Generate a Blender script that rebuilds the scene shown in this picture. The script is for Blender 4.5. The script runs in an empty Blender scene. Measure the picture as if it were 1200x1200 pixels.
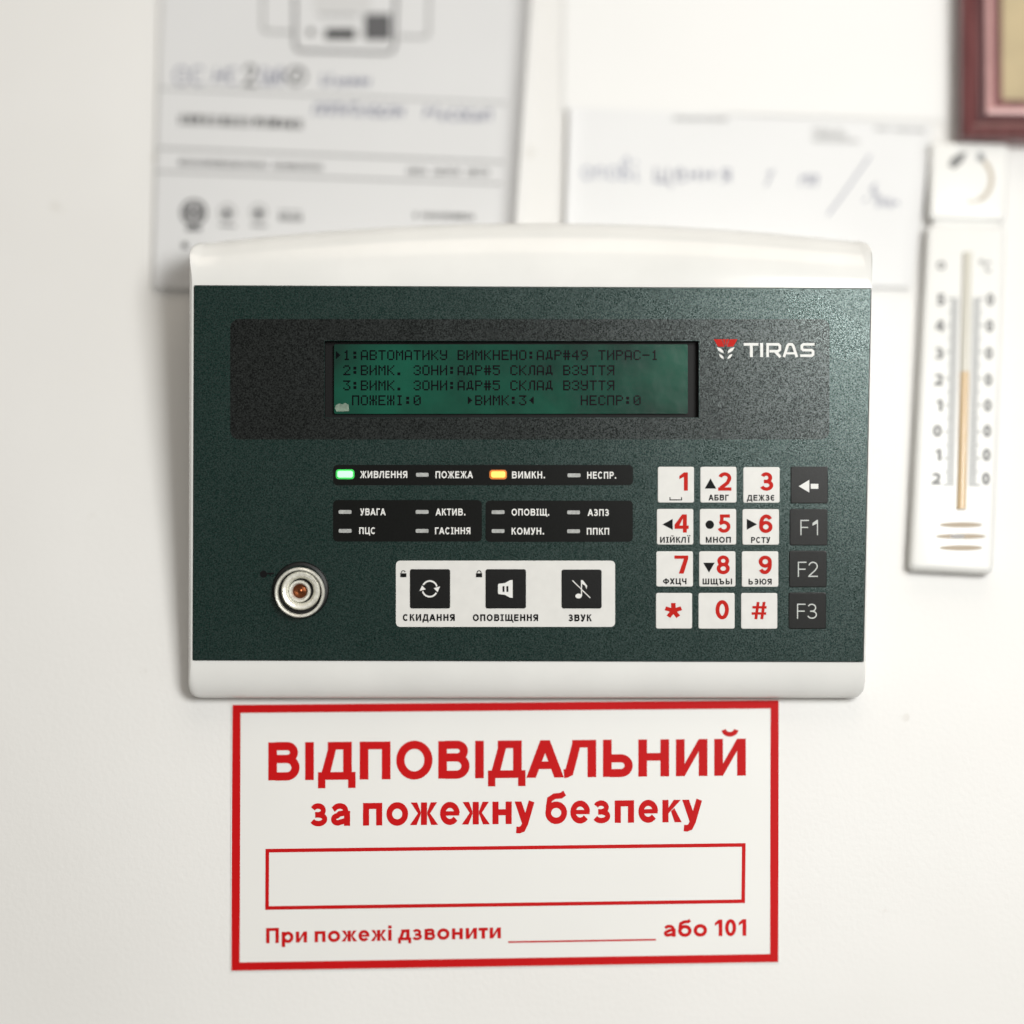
import bpy, math, random
from math import sin, cos, pi, radians
from mathutils import Vector, Matrix

random.seed(7)
SC = bpy.context.scene
COL = SC.collection

# ------------------------------------------------------------------ camera
T = radians(10.0)           # camera looks up 10 degrees, square on to the leaning front of the panel
D = 0.70                    # metres from the panel front
S = 0.00025                 # metres per unit of the layout grid on the panel front
NRM = Vector((0, -cos(T), -sin(T)))
UX = Vector((1, 0, 0))
VZ = Vector((0, -sin(T), cos(T)))
P0 = Vector((0, -0.0180, 0))
CAM = P0 + NRM * D
cam = bpy.data.cameras.new('camera')
cam.sensor_width = 36.0
cam.lens = 36.0 * D / (1200 * S)
cam.clip_start = 0.01
cam.clip_end = 50
cam.dof.use_dof = True
cam.dof.focus_distance = D + 0.0012
cam.dof.aperture_fstop = 1.12
cam_o = bpy.data.objects.new('camera', cam)
cam_o.location = CAM
cam_o.rotation_euler = (radians(90) + T, 0, 0)
COL.objects.link(cam_o)
SC.camera = cam_o

# ------------------------------------------------------------------ light
world = bpy.data.worlds.new('World')
SC.world = world
world.use_nodes = True
bg = world.node_tree.nodes['Background']
bg.inputs[0].default_value = (1.0, 0.945, 0.87, 1)
bg.inputs[1].default_value = 0.33

def area(name, loc, target, sx, sy, power, col):
    l = bpy.data.lights.new(name, 'AREA')
    l.shape = 'RECTANGLE'; l.size = sx; l.size_y = sy
    l.energy = power; l.color = col
    o = bpy.data.objects.new(name, l)
    o.location = loc
    d = Vector(target) - Vector(loc)
    o.rotation_euler = d.to_track_quat('-Z', 'Y').to_euler()
    COL.objects.link(o)
    return o
# added lamps: near one for panel sheen, weak far fill, warm fill from above
area('window_stand_in', (0.29, -0.71, 0.07), (0.02, 0, 0.02), 0.22, 0.26, 4.5, (1.0, 0.995, 0.97))
area('window_stand_in', (0.95, -1.9, 0.30), (0.02, 0, 0.03), 0.8, 0.8, 8.0, (0.95, 1.0, 1.0))
area('overhead_fill', (0.15, -0.8, 1.3), (0.0, 0, 0.05), 0.8, 0.8, 5.0, (1.0, 0.88, 0.74))

SC.view_settings.view_transform = 'Standard'
SC.view_settings.look = 'None'
SC.view_settings.exposure = -0.10
SC.view_settings.gamma = 1.0
SC.view_settings.use_curve_mapping = False

# ------------------------------------------------------------------ layout helpers
OFF = Vector((0, 0.016, -0.055))     # device root inside the panel frame
def PAN(px, py, h=0.0):              # panel-front coordinates (device local), h = height above the front
    return Vector(((px - 600) * S, -h, (600 - py) * S)) - OFF
RX = Matrix.Rotation(T, 4, 'X')
DEV_LOC = P0 + Vector(RX @ OFF)
def wall_pt(px, py, h=0.0):          # a point of the plane h in front of the wall
    q = P0 + UX * ((px - 600) * S) + VZ * ((600 - py) * S)
    s = (-h - CAM.y) / (q.y - CAM.y)
    return CAM + (q - CAM) * s
def wall_map(root):
    o = Vector(root)
    return lambda px, py, h=0.0: wall_pt(px, py, h) - o

# ------------------------------------------------------------------ materials
def lin(c):
    return tuple(((x / 255) / 12.92 if x / 255 <= .04045 else ((x / 255 + .055) / 1.055) ** 2.4) for x in c)
def new_mat(name):
    m = bpy.data.materials.new(name); m.use_nodes = True
    nt = m.node_tree
    return m, nt, nt.nodes['Principled BSDF']
def mat(name, col, rough=0.5, metal=0.0, spec=0.5, coat=0.0, noise=None, bump=None, emit=None, smear=None, tint=None, sparkle=None):
    m, nt, b = new_mat(name)
    b.inputs['Base Color'].default_value = (*col, 1)
    b.inputs['Roughness'].default_value = rough
    b.inputs['Metallic'].default_value = metal
    b.inputs['Specular IOR Level'].default_value = spec
    b.inputs['Coat Weight'].default_value = coat
    if tint: b.inputs['Specular Tint'].default_value = (*tint, 1)
    if emit:
        b.inputs['Emission Color'].default_value = (*emit[0], 1)
        b.inputs['Emission Strength'].default_value = emit[1]
    tc = None
    if noise or bump:
        tc = nt.nodes.new('ShaderNodeTexCoord')
    if noise:                         # (scale, amount)
        n = nt.nodes.new('ShaderNodeTexNoise'); n.inputs['Scale'].default_value = noise[0]
        n.inputs['Detail'].default_value = 5
        r = nt.nodes.new('ShaderNodeValToRGB')
        a = noise[1]
        r.color_ramp.elements[0].position = .3; r.color_ramp.elements[1].position = .7
        r.color_ramp.elements[0].color = (*[c * (1 - a) for c in col], 1)
        r.color_ramp.elements[1].color = (*[min(1, c * (1 + a)) for c in col], 1)
        nt.links.new(tc.outputs['Object'], n.inputs['Vector'])
        nt.links.new(n.outputs['Fac'], r.inputs['Fac'])
        nt.links.new(r.outputs['Color'], b.inputs['Base Color'])
    if bump:                          # (scale, strength, distance)
        n = nt.nodes.new('ShaderNodeTexNoise'); n.inputs['Scale'].default_value = bump[0]
        n.inputs['Detail'].default_value = 3
        k = nt.nodes.new('ShaderNodeBump')
        k.inputs['Strength'].default_value = bump[1]; k.inputs['Distance'].default_value = bump[2]
        nt.links.new(tc.outputs['Object'], n.inputs['Vector'])
        nt.links.new(n.outputs['Fac'], k.inputs['Height'])
        nt.links.new(k.outputs['Normal'], b.inputs['Normal'])
    if sparkle:                       # matt film with fine glossy specks (scale, low, high)
        n = nt.nodes.new('ShaderNodeTexNoise'); n.inputs['Scale'].default_value = sparkle[0]; n.inputs['Detail'].default_value = 2
        n.inputs['Roughness'].default_value = .8
        r = nt.nodes.new('ShaderNodeMapRange')
        r.inputs['From Min'].default_value = .36; r.inputs['From Max'].default_value = .64
        r.inputs['To Min'].default_value = sparkle[1]; r.inputs['To Max'].default_value = sparkle[2]
        nt.links.new(tc.outputs['Object'], n.inputs['Vector'])
        nt.links.new(n.outputs['Fac'], r.inputs['Value']); nt.links.new(r.outputs['Result'], b.inputs['Specular IOR Level'])
    if smear:                         # wipe marks and finger grease: uneven gloss
        n = nt.nodes.new('ShaderNodeTexNoise'); n.inputs['Scale'].default_value = 38; n.inputs['Detail'].default_value = 6
        n.inputs['Distortion'].default_value = 1.2
        r = nt.nodes.new('ShaderNodeMapRange')
        r.inputs['From Min'].default_value = .3; r.inputs['From Max'].default_value = .7
        r.inputs['To Min'].default_value = rough - smear; r.inputs['To Max'].default_value = rough + smear
        nt.links.new(tc.outputs['Object'], n.inputs['Vector'])
        nt.links.new(n.outputs['Fac'], r.inputs['Value']); nt.links.new(r.outputs['Result'], b.inputs['Roughness'])
    return m

M = {}
M['housing'] = mat('housing_plastic', (.73, .73, .71), .16, spec=.5, noise=(45, .035), bump=(900, .05, .00002))
M['face'] = mat('membrane_green_grey', (.0022, .0135, .0108), .28, spec=.80, tint=(.82, 1.0, .97), noise=(2300, .75), bump=(2300, .7, .000030), smear=.018, sparkle=(2500, .12, 1.0))
M['surround'] = mat('membrane_black', (.0022, .0023, .0023), .28, spec=.60, tint=(.88, 1.0, .98), noise=(2300, .75), bump=(2300, .7, .000030), smear=.018, sparkle=(2500, .10, .85))
M['bar'] = mat('membrane_bar_black', (.003, .0034, .0030), .33, spec=.16, noise=(3200, .5), bump=(3000, .5, .000025))
M['key_white'] = mat('key_white', (.66, .655, .63), .42, noise=(300, .03), bump=(2300, .2, .00005))
M['key_black'] = mat('key_black', (.005, .0055, .0050), .31, spec=.26, noise=(3200, .5), bump=(3000, .5, .000028))
M['button_black'] = mat('button_black', (.003, .003, .003), .40, spec=.2, bump=(3000, .4, .00010))
M['print_white'] = mat('print_white', (.70, .70, .68), .5)
M['print_grey'] = mat('print_light_grey', (.50, .52, .50), .5)
M['print_black'] = mat('print_black', (.004, .004, .0045), .5, spec=.1)
M['print_red'] = mat('print_red', (.46, .009, .004), .5, spec=.12)
M['sign_red'] = mat('sign_red', (.49, .0030, .0042), .5, spec=.10, noise=(25, .06))
M['sign_sheet'] = mat('sign_sheet', (.735, .735, .715), .40, spec=.3, noise=(30, .012))
M['led_off'] = mat('led_window_grey', (.36, .37, .36), .4, noise=(1500, .2))
M['led_green'] = mat('led_green', (.4, .9, .5), .3, emit=((.30, 1.0, .38), 1.05))
M['led_orange'] = mat('led_orange', (.9, .5, .1), .3, emit=((1.0, .52, .10), 1.08))
M['led_green_rim'] = mat('led_green_rim', (.02, .3, .05), .4, emit=((.03, .62, .09), .55))  # this and the next: indicator glow put into an emissive ring
M['led_orange_rim'] = mat('led_orange_rim', (.3, .1, .01), .4, emit=((.80, .20, .01), .55))
M['recess'] = mat('recess_black', (.003, .003, .003), .5, spec=.2)
M['steel'] = mat('reader_steel', (.85, .83, .75), .36, metal=.45, noise=(900, .22), bump=(700, .3, .0001))
M['reader_black'] = mat('reader_black', (.006, .006, .006), .45, spec=.3)
M['copper'] = mat('reader_copper', (.20, .065, .028), .3, metal=1.0)
M['lcd_text'] = mat('lcd_dots', (.0001, .0004, .0015), .30, spec=.10)
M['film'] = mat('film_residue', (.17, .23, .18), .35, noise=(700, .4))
M['sheet'] = mat('paper_cool_white', (.63, .633, .638), .7, noise=(18, .02))
M['sheet_b'] = mat('paper_white', (.72, .725, .73), .7, noise=(14, .02))
M['sheet_c'] = mat('paper_blank', (.78, .78, .77), .7, noise=(14, .015))
M['ink_dark'] = mat('toner_dark', (.02, .02, .022), .6)
M['ink_mid'] = mat('toner_mid', (.09, .09, .095), .6)
M['ink_light'] = mat('toner_light', (.27, .27, .27), .6)
M['ink_pale'] = mat('toner_pale', (.56, .56, .56), .6)
M['pen'] = mat('pen_blue_grey', (.09, .10, .19), .6)
M['pen_pale'] = mat('pen_pale_blue_grey', (.22, .24, .34), .6)
M['thermo'] = mat('thermometer_plastic', (.76, .76, .74), .35, noise=(40, .015))
M['thermo_ink'] = mat('thermometer_ink', (.17, .17, .17), .5)
M['thermo_tick'] = mat('thermometer_ticks', (.20, .21, .22), .5)
M['tube'] = mat('thermometer_tube', (.62, .60, .53), .15, coat=.5)
M['fluid'] = mat('thermometer_fluid', (.60, .44, .26), .25, coat=.5)
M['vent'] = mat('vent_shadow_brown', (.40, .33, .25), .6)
M['bulb'] = mat('thermometer_bulb', (.05, .035, .02), .3)
M['bronze'] = mat('logo_bronze', (.42, .36, .27), .5)
M['frame_slip'] = mat('frame_slip_pink', (.52, .30, .29), .4, noise=(60, .12))
M['picture'] = mat('picture_plain', (.42, .34, .20), .6, noise=(30, .3))
M['frame_groove'] = mat('frame_groove', (.060, .010, .013), .4)

def wall_material():
    m, nt, b = new_mat('painted_wall')
    tc = nt.nodes.new('ShaderNodeTexCoord')
    n1 = nt.nodes.new('ShaderNodeTexNoise'); n1.inputs['Scale'].default_value = 9; n1.inputs['Detail'].default_value = 6
    n2 = nt.nodes.new('ShaderNodeTexNoise'); n2.inputs['Scale'].default_value = 650; n2.inputs['Detail'].default_value = 4
    n3 = nt.nodes.new('ShaderNodeTexNoise'); n3.inputs['Scale'].default_value = 55; n3.inputs['Detail'].default_value = 3
    r = nt.nodes.new('ShaderNodeValToRGB')
    r.color_ramp.elements[0].position = .3; r.color_ramp.elements[1].position = .72
    r.color_ramp.elements[0].color = (.715, .708, .690, 1); r.color_ramp.elements[1].color = (.760, .756, .742, 1)
    # sparse small scuffs
    v = nt.nodes.new('ShaderNodeTexNoise'); v.inputs['Scale'].default_value = 75; v.inputs['Detail'].default_value = 7
    rv = nt.nodes.new('ShaderNodeValToRGB')
    rv.color_ramp.elements[0].position = .69; rv.color_ramp.elements[1].position = .80
    rv.color_ramp.elements[0].color = (0, 0, 0, 1); rv.color_ramp.elements[1].color = (1, 1, 1, 1)
    mx = nt.nodes.new('ShaderNodeMixRGB'); mx.inputs['Color2'].default_value = (.52, .49, .44, 1)
    ad = nt.nodes.new('ShaderNodeMath'); ad.operation = 'MULTIPLY_ADD'; ad.inputs[1].default_value = 1.0
    k = nt.nodes.new('ShaderNodeBump'); k.inputs['Strength'].default_value = .35; k.inputs['Distance'].default_value = .00025
    for n in (n1, n2, n3, v): nt.links.new(tc.outputs['Object'], n.inputs['Vector'])
    nt.links.new(n1.outputs['Fac'], r.inputs['Fac'])
    nt.links.new(v.outputs['Fac'], rv.inputs['Fac'])
    nt.links.new(rv.outputs['Color'], mx.inputs['Fac'])
    nt.links.new(r.outputs['Color'], mx.inputs['Color1'])
    nt.links.new(mx.outputs['Color'], b.inputs['Base Color'])
    nt.links.new(n3.outputs['Fac'], ad.inputs[0]); nt.links.new(n2.outputs['Fac'], ad.inputs[2])
    nt.links.new(ad.outputs['Value'], k.inputs['Height'])
    nt.links.new(k.outputs['Normal'], b.inputs['Normal'])
    b.inputs['Roughness'].default_value = .55
    return m
M['wall'] = wall_material()

def wood_material():
    m, nt, b = new_mat('mahogany')
    tc = nt.nodes.new('ShaderNodeTexCoord')
    mp = nt.nodes.new('ShaderNodeMapping'); mp.inputs['Scale'].default_value = (220, 220, 30)
    n = nt.nodes.new('ShaderNodeTexNoise'); n.inputs['Scale'].default_value = 1.0; n.inputs['Detail'].default_value = 5
    r = nt.nodes.new('ShaderNodeValToRGB')
    r.color_ramp.elements[0].position = .3; r.color_ramp.elements[1].position = .72
    r.color_ramp.elements[0].color = (.070, .016, .018, 1); r.color_ramp.elements[1].color = (.19, .065, .066, 1)
    nt.links.new(tc.outputs['Object'], mp.inputs['Vector'])
    nt.links.new(mp.outputs['Vector'], n.inputs['Vector'])
    nt.links.new(n.outputs['Fac'], r.inputs['Fac'])
    nt.links.new(r.outputs['Color'], b.inputs['Base Color'])
    b.inputs['Roughness'].default_value = .3
    b.inputs['Coat Weight'].default_value = .3
    return m
M['wood'] = wood_material()

def lcd_material():
    m, nt, b = new_mat('lcd_green')
    tc = nt.nodes.new('ShaderNodeTexCoord')
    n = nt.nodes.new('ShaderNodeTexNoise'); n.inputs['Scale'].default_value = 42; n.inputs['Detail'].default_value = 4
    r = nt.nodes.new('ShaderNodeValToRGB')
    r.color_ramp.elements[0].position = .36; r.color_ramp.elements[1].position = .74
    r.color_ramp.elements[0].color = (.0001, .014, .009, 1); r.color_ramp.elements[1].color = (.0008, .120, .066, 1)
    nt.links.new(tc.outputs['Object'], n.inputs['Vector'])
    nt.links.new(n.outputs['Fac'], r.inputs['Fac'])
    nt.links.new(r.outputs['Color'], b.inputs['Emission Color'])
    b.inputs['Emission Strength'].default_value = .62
    b.inputs['Base Color'].default_value = (.001, .020, .012, 1)
    b.inputs['Roughness'].default_value = .22
    b.inputs['Specular IOR Level'].default_value = .36
    k = nt.nodes.new('ShaderNodeBump'); k.inputs['Strength'].default_value = .25; k.inputs['Distance'].default_value = .0004
    n2 = nt.nodes.new('ShaderNodeTexNoise'); n2.inputs['Scale'].default_value = 140; n2.inputs['Detail'].default_value = 2
    nt.links.new(tc.outputs['Object'], n2.inputs['Vector'])
    nt.links.new(n2.outputs['Fac'], k.inputs['Height'])
    nt.links.new(k.outputs['Normal'], b.inputs['Normal'])
    return m
M['lcd'] = lcd_material()

# ------------------------------------------------------------------ object helpers
class MB:
    def __init__(s): s.v = []; s.f = []
    def add(s, pts, faces):
        o = len(s.v); s.v += [tuple(p) for p in pts]; s.f += [tuple(i + o for i in f) for f in faces]
    def poly(s, pts): s.add(pts, [tuple(range(len(pts)))])
    def build(s, name, material, parent=None, smooth=None, label=None):
        me = bpy.data.meshes.new(name)
        me.from_pydata(s.v, [], s.f); me.update()
        me.materials.append(M[material] if isinstance(material, str) else material)
        if smooth is not None:
            for p in me.polygons: p.use_smooth = True
            me.set_sharp_from_angle(angle=radians(smooth))
        o = bpy.data.objects.new(name, me); COL.objects.link(o)
        if parent is not None: o.parent = parent
        if label: o['label'] = label
        return o

def empty(name, loc, label, cat, group=None):
    o = bpy.data.objects.new(name, None); COL.objects.link(o)
    o.empty_display_size = .01
    o.location = loc; o['label'] = label; o['category'] = cat
    if group: o['group'] = group
    return o

def rrect(x0, y0, x1, y1, r, n=5):
    """rounded rectangle in grid units, counter-clockwise as seen by the camera"""
    pts = []
    for cx, cy, a0 in ((x1 - r, y0 + r, 0), (x0 + r, y0 + r, 90), (x0 + r, y1 - r, 180), (x1 - r, y1 - r, 270)):
        for i in range(n + 1):
            a = radians(a0 + 90 * i / n)
            pts.append((cx + r * cos(a), cy - r * sin(a)))
    return pts
def inset(pts, d):
    cx = sum(p[0] for p in pts) / len(pts); cy = sum(p[1] for p in pts) / len(pts)
    w = max(p[0] for p in pts) - min(p[0] for p in pts); h = max(p[1] for p in pts) - min(p[1] for p in pts)
    return [(cx + (x - cx) * (1 - 2 * d / w), cy + (y - cy) * (1 - 2 * d / h)) for x, y in pts]
def slab(mp, pts, h0, h1, bev=0.0, bev_h=None):
    """plate with outline pts from height h0 to h1 (metres), optional bevelled rim (grid units)"""
    mb = MB(); n = len(pts)
    loops = [(pts, h0)]
    if bev:
        loops.append((pts, h1 - (bev_h if bev_h else bev * S)))
        loops.append((inset(pts, bev * .3), h1 - (bev_h if bev_h else bev * S) * .3))
        loops.append((inset(pts, bev), h1))
    else:
        loops.append((pts, h1))
    for L, h in loops: mb.v += [tuple(mp(x, y, h)) for x, y in L]
    for k in range(len(loops) - 1):
        for i in range(n):
            j = (i + 1) % n
            mb.f.append((k * n + i, k * n + j, (k + 1) * n + j, (k + 1) * n + i))
    mb.f.append(tuple((len(loops) - 1) * n + i for i in range(n)))
    return mb
LEV = {}; KEEP = []
def flat(mp, polys, h):
    mb = MB()
    for k, p in enumerate(polys):
        p0 = p
        a = sum(p[i][0] * p[(i + 1) % len(p)][1] - p[(i + 1) % len(p)][0] * p[i][1] for i in range(len(p)))
        if a > 0: p = p[::-1]
        mb.poly([mp(x, y, h + LEV.get(id(p0), k % 9) * 4e-6) for x, y in p])
    return mb

# ------------------------------------------------------------------ lettering: strokes drawn here, no font file
def arc(cx, cy, rx, ry, a0, a1, n=14):
    return [(cx + rx * cos(radians(a0 + (a1 - a0) * i / n)), cy + ry * sin(radians(a0 + (a1 - a0) * i / n))) for i in range(n + 1)]
def ribbon(pts, w, closed=False):
    """list of quads around a centre line"""
    n = len(pts); L = []; R = []
    for i in range(n):
        if closed: a, b, c = pts[i - 1], pts[i], pts[(i + 1) % n]
        else: a, b, c = pts[max(i - 1, 0)], pts[i], pts[min(i + 1, n - 1)]
        d1 = Vector((b[0] - a[0], b[1] - a[1])); d2 = Vector((c[0] - b[0], c[1] - b[1]))
        if d1.length < 1e-9: d1 = d2
        if d2.length < 1e-9: d2 = d1
        d1.normalize(); d2.normalize()
        nn = Vector((-d1.y - d2.y, d1.x + d2.x))
        if nn.length < 1e-6: nn = Vector((-d1.y, d1.x))
        nn.normalize()
        k = max(.45, nn.dot(Vector((-d1.y, d1.x))))
        o = nn * (w / 2 / k)
        L.append((b[0] + o.x, b[1] + o.y)); R.append((b[0] - o.x, b[1] - o.y))
    out = []
    for i in range(n if closed else n - 1):
        j = (i + 1) % n
        out.append([L[i], L[j], R[j], R[i]])
    return out

def glyph(ch, t):
    """strokes of one letter, cap height 1 (x height .725); returns (polygons, width)"""
    P = []; G = []; th = t * .88; X = .725
    def V(x, y0=0, y1=1, w=None): w = w or t; P.append([(x, y0), (x + w, y0), (x + w, y1), (x, y1)])
    def H(y, x0, x1, hh=None): hh = hh or th; P.append([(x0, y), (x1, y), (x1, y + hh), (x0, y + hh)])
    def Dg(xa, ya, xb, yb, w=None): w = w or t * 1.12; P.append([(xa, ya), (xa + w, ya), (xb + w, yb), (xb, yb)])
    def R(pts, w=None, closed=False): q = ribbon(pts, w or (t + th) / 2, closed); P.extend(q); G.append({id(e) for e in q})
    def bowl(x, y0, y1, W, w=None):        # a D-shaped bowl hung on a stem at x
        w = w or th; cy = (y0 + y1) / 2; ry = (y1 - y0) / 2 - w / 2; rx = min(ry * 1.05, W - x - t)
        xc = W - t / 2 - rx
        R([(x, y1 - w / 2), (xc, y1 - w / 2)] + arc(xc, cy, rx, ry, 90, -90)[1:-1] + [(xc, y0 + w / 2), (x, y0 + w / 2)], (w + t) / 2)
    def ring(x0, y0, x1, y1): R(arc((x0 + x1) / 2, (y0 + y1) / 2, (x1 - x0 - t) / 2, (y1 - y0 - th) / 2, 0, 360, 32)[:-1], None, True)
    W = .82
    if ch == 'А':
        W = 1.0; w = t * 1.1
        Dg(0, 0, W / 2 - w / 2, 1, w); Dg(W - w, 0, W / 2 - w / 2, 1, w); H(.23, .2, W - .2)
    elif ch == 'Б': V(0); H(1 - th, t, .74); bowl(t * .8, 0, .60, W)
    elif ch == 'В': W = .84; V(0); bowl(t * .8, .46, 1, W * .95); bowl(t * .8, 0, .46 + th, W)
    elif ch == 'Г': W = .66; V(0); H(1 - th, t, W)
    elif ch == 'Д':
        W = 1.0; V(W - t - .1, th, 1); H(0, 0, W); H(1 - th, .26, W - t - .1)
        P.append([(.10, th), (.10 + t, th), (.26 + t * .95, 1 - th), (.26, 1 - th)])
        V(0, -.22, 0, t * .85); V(W - t * .85, -.22, 0, t * .85)
    elif ch in 'ЕE': W = .72; V(0); H(0, t, W); H(1 - th, t, W); H(.5 - th / 2 + .02, t, W * .94)
    elif ch == 'F': W = .66; V(0); H(1 - th, t, W); H(.47, t, W * .9)
    elif ch == 'Є':
        W = .85; R(arc(W / 2, .5, (W - t) / 2, (1 - th) / 2, 48, 312, 24)); H(.5 - th / 2, t * .9, W * .72)
    elif ch == 'Э':
        W = .85; R(arc(W / 2, .5, (W - t) / 2, (1 - th) / 2, 132, -132, 24)); H(.5 - th / 2, W * .28, W - t * .9)
    elif ch == 'Ж':
        W = 1.16; c = W / 2; V(c - t / 2)
        w = t * 1.1
        P.append([(0, 0), (w, 0), (c - t / 2, .50), (c - t / 2 - .06, .58)]); P.append([(0.02, 1), (0.02 + w, 1), (c - t / 2, .54), (c - t / 2 - .06, .44)])
        P.append([(W, 0), (W - w, 0), (c + t / 2, .50), (c + t / 2 + .06, .58)]); P.append([(W - .02, 1), (W - .02 - w, 1), (c + t / 2, .54), (c + t / 2 + .06, .44)])
    elif ch in 'З3':
        W = .74 if ch == 'З' else .66
        r1 = (.5 + th / 2 - th) / 2
        R(arc(W * .46, .5 + r1, W * .46 - t / 2, r1, 155, -90, 18) + [(W * .28, .5)])
        R([(W * .28, .5 - .004)] + arc(W * .48, .25 + th / 4, W * .52 - t / 2, .25 - th / 4, 90, -160, 18))
    elif ch in 'ИЙ':
        W = .84; V(0); V(W - t); P.append([(t, 0), (t, .33), (W - t, 1), (W - t, .67)])
        if ch == 'Й': R(arc(W / 2, 1.27, .17, .15, 190, 350, 10), t * .55)
    elif ch == 'I':
        W = t * 2.2; V(W / 2 - t / 2, th * .8, 1 - th * .8); H(0, 0, W, th * .8); H(1 - th * .8, 0, W, th * .8)
    elif ch in 'ІЇ':
        W = t; V(0)
        if ch == 'Ї': W = t * 1.9 + .1; P.clear(); V(W / 2 - t / 2); V(0, 1.1, 1.1 + t * .8, t * .9); V(W - t * .9, 1.1, 1.1 + t * .8, t * .9)
    elif ch == 'К':
        W = .80; V(0); w = t * 1.15
        P.append([(t, .40), (t, .62), (W - .04 - w, 1), (W - .04, 1)]); P.append([(W, 0), (W - w, 0), (t + .10, .50), (t + .23, .62)])
    elif ch == 'Л':
        W = .86; V(W - t); H(1 - th, .22, W - t)
        R([(0, t * .42), (.07, t * .45), (.14, .14), (.19, .32), (.22 + t / 2, 1 - th * .5)], t)
    elif ch == 'М': W = 1.0; V(0); V(W - t); w = t * 1.05; P.append([(t, 1), (t, .62), (W / 2 - w * .45, 0), (W / 2, 0), (W / 2, .26)]); P.append([(W - t, 1), (W - t, .62), (W / 2 + w * .45, 0), (W / 2, 0), (W / 2, .26)])
    elif ch == 'Н': V(0); V(W - t); H(.5 - th / 2 + .03, t, W - t)
    elif ch in 'О': W = .98; ring(0, -.01, W, 1.01)
    elif ch == '0': W = .66; ring(0, -.01, W, 1.01)
    elif ch == 'П': W = .82; V(0); V(W - t); H(1 - th, t, W - t)
    elif ch == 'Р': W = .78; V(0); bowl(t * .8, .38, 1, W)
    elif ch == 'С': W = .90; R(arc(W / 2, .5, (W - t) / 2, (1.02 - th) / 2, 42, 318, 24))
    elif ch == 'Т': W = .78; V(W / 2 - t / 2, 0, 1 - th); H(1 - th, 0, W)
    elif ch == 'У':
        W = .82; w = t * 1.12
        P.append([(0, 1), (w, 1), (W / 2 + w * .25, .36), (W / 2 - w * .35, .26)])
        R([(W - w / 2, 1), (W / 2 + .02, .22), (W / 2 - .08, .07), (.1, t * .46)], t)
    elif ch == 'Ф': W = 1.04; ring(0, .14, W, .88); V(W / 2 - t / 2, 0, 1)
    elif ch == 'Х': W = .86; w = t * 1.2; Dg(0, 0, W - w, 1, w); Dg(W - w, 0, 0, 1, w)
    elif ch == 'Ц': W = .92; V(0); V(W - t - .1); H(0, t, W - t - .1); P.append([(W - t - .1, 0), (W, 0), (W, th), (W - .1, th)]); V(W - t * .8, -.2, 0, t * .8)
    elif ch == 'Ч': W = .76; V(W - t); R([(t / 2, 1), (t / 2, .66)] + arc(t / 2 + .2, .62, .2, .18, 190, 270, 6) + [(W - t, .44)])
    elif ch in 'ШЩ':
        W = 1.16; V(0); V(W / 2 - t / 2); V(W - t); H(0, t, W / 2 - t / 2); H(0, W / 2 + t / 2, W - t)
        if ch == 'Щ': H(0, W, W + .1); V(W + .1 - t * .5, -.2, 0, t * .8); W += .1
    elif ch == 'Ъ': W = .96; V(.18); H(1 - th, 0, .18); bowl(.18 + t * .8, 0, .58, W)
    elif ch == 'Ы': W = 1.12; V(0); bowl(t * .8, 0, .58, .74); V(W - t)
    elif ch == 'Ь': W = .80; V(0); bowl(t * .8, 0, .60, W)
    elif ch == 'Ю': W = 1.26; V(0); H(.5 - th / 2, t, .42); ring(.36, -.01, W, 1.01)
    elif ch == 'Я':
        W = .80; V(W - t); cy = .69; ry = .31 - th / 2; rx = ry * 1.1; xc = t / 2 + rx
        R([(W - t * .8, 1 - th / 2), (xc, 1 - th / 2)] + arc(xc, cy, rx, ry, 90, 270)[1:-1] + [(xc, .38 + th / 2), (W - t * .8, .38 + th / 2)], (th + t) / 2)
        P.append([(0, 0), (t * 1.15, 0), (W * .5 + t * .9, .40), (W * .5 - t * .2, .40)])
    elif ch == '1':
        W = .44; V(W - t); P.append([(W - t, 1), (W - t, .76), (0, .62), (0, .80)])
    elif ch == '2':
        W = .68; H(0, 0, W)
        R(arc(W / 2, .69, W / 2 - t / 2, .31 - th / 2, 165, -18, 14) + [(W * .70, .42), (t * .62, th * .8)])
    elif ch == '4':
        W = .74; V(W - t - .1); H(.21, 0, W); P.append([(0, .21 + th * .2), (0, .21 + th * 1.25), (W - t * 1.2 - .1, 1), (W - .1 - t * .6, 1), (W - .1 - t * .9, .82), (t * .9, .21 + th * .2)])
    elif ch == '5':
        W = .68; H(1 - th, .12, W * .95); P.append([(.10, .44), (.10 + t * .85, .46), (.14 + t * .9, 1 - th), (.13, 1 - th)])
        R([(.10, .50)] + arc(W / 2 - .01, .33, W / 2 - t / 2 + .01, .33 - th / 2, 112, -160, 20))
    elif ch in '69':
        W = .68
        q = []
        q += ribbon(arc(W / 2, .325, W / 2 - t / 2, .325 - th / 2, 0, 360, 28)[:-1], (t + th) / 2, True)
        q += ribbon([(t / 2, .33)] + arc(W / 2 + .02, .50, W / 2 + .02 - t / 2, .5 - th / 2, 175, 38, 16), (t + th) / 2)
        P = q if ch == '6' else [[(W - x, 1 - y) for x, y in p] for p in q]
    elif ch == '7':
        W = .66; H(1 - th, 0, W); P.append([(W - t * 1.0, 1 - th), (W, 1 - th), (W * .36 + t, 0), (W * .36 - t * .15, 0)])
    elif ch == '8':
        W = .68; ring(.03, .48 - th * .3, W - .03, 1.01); ring(0, -.01, W, .48 + th * .7)
    elif ch == '*':
        W = .62
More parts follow.
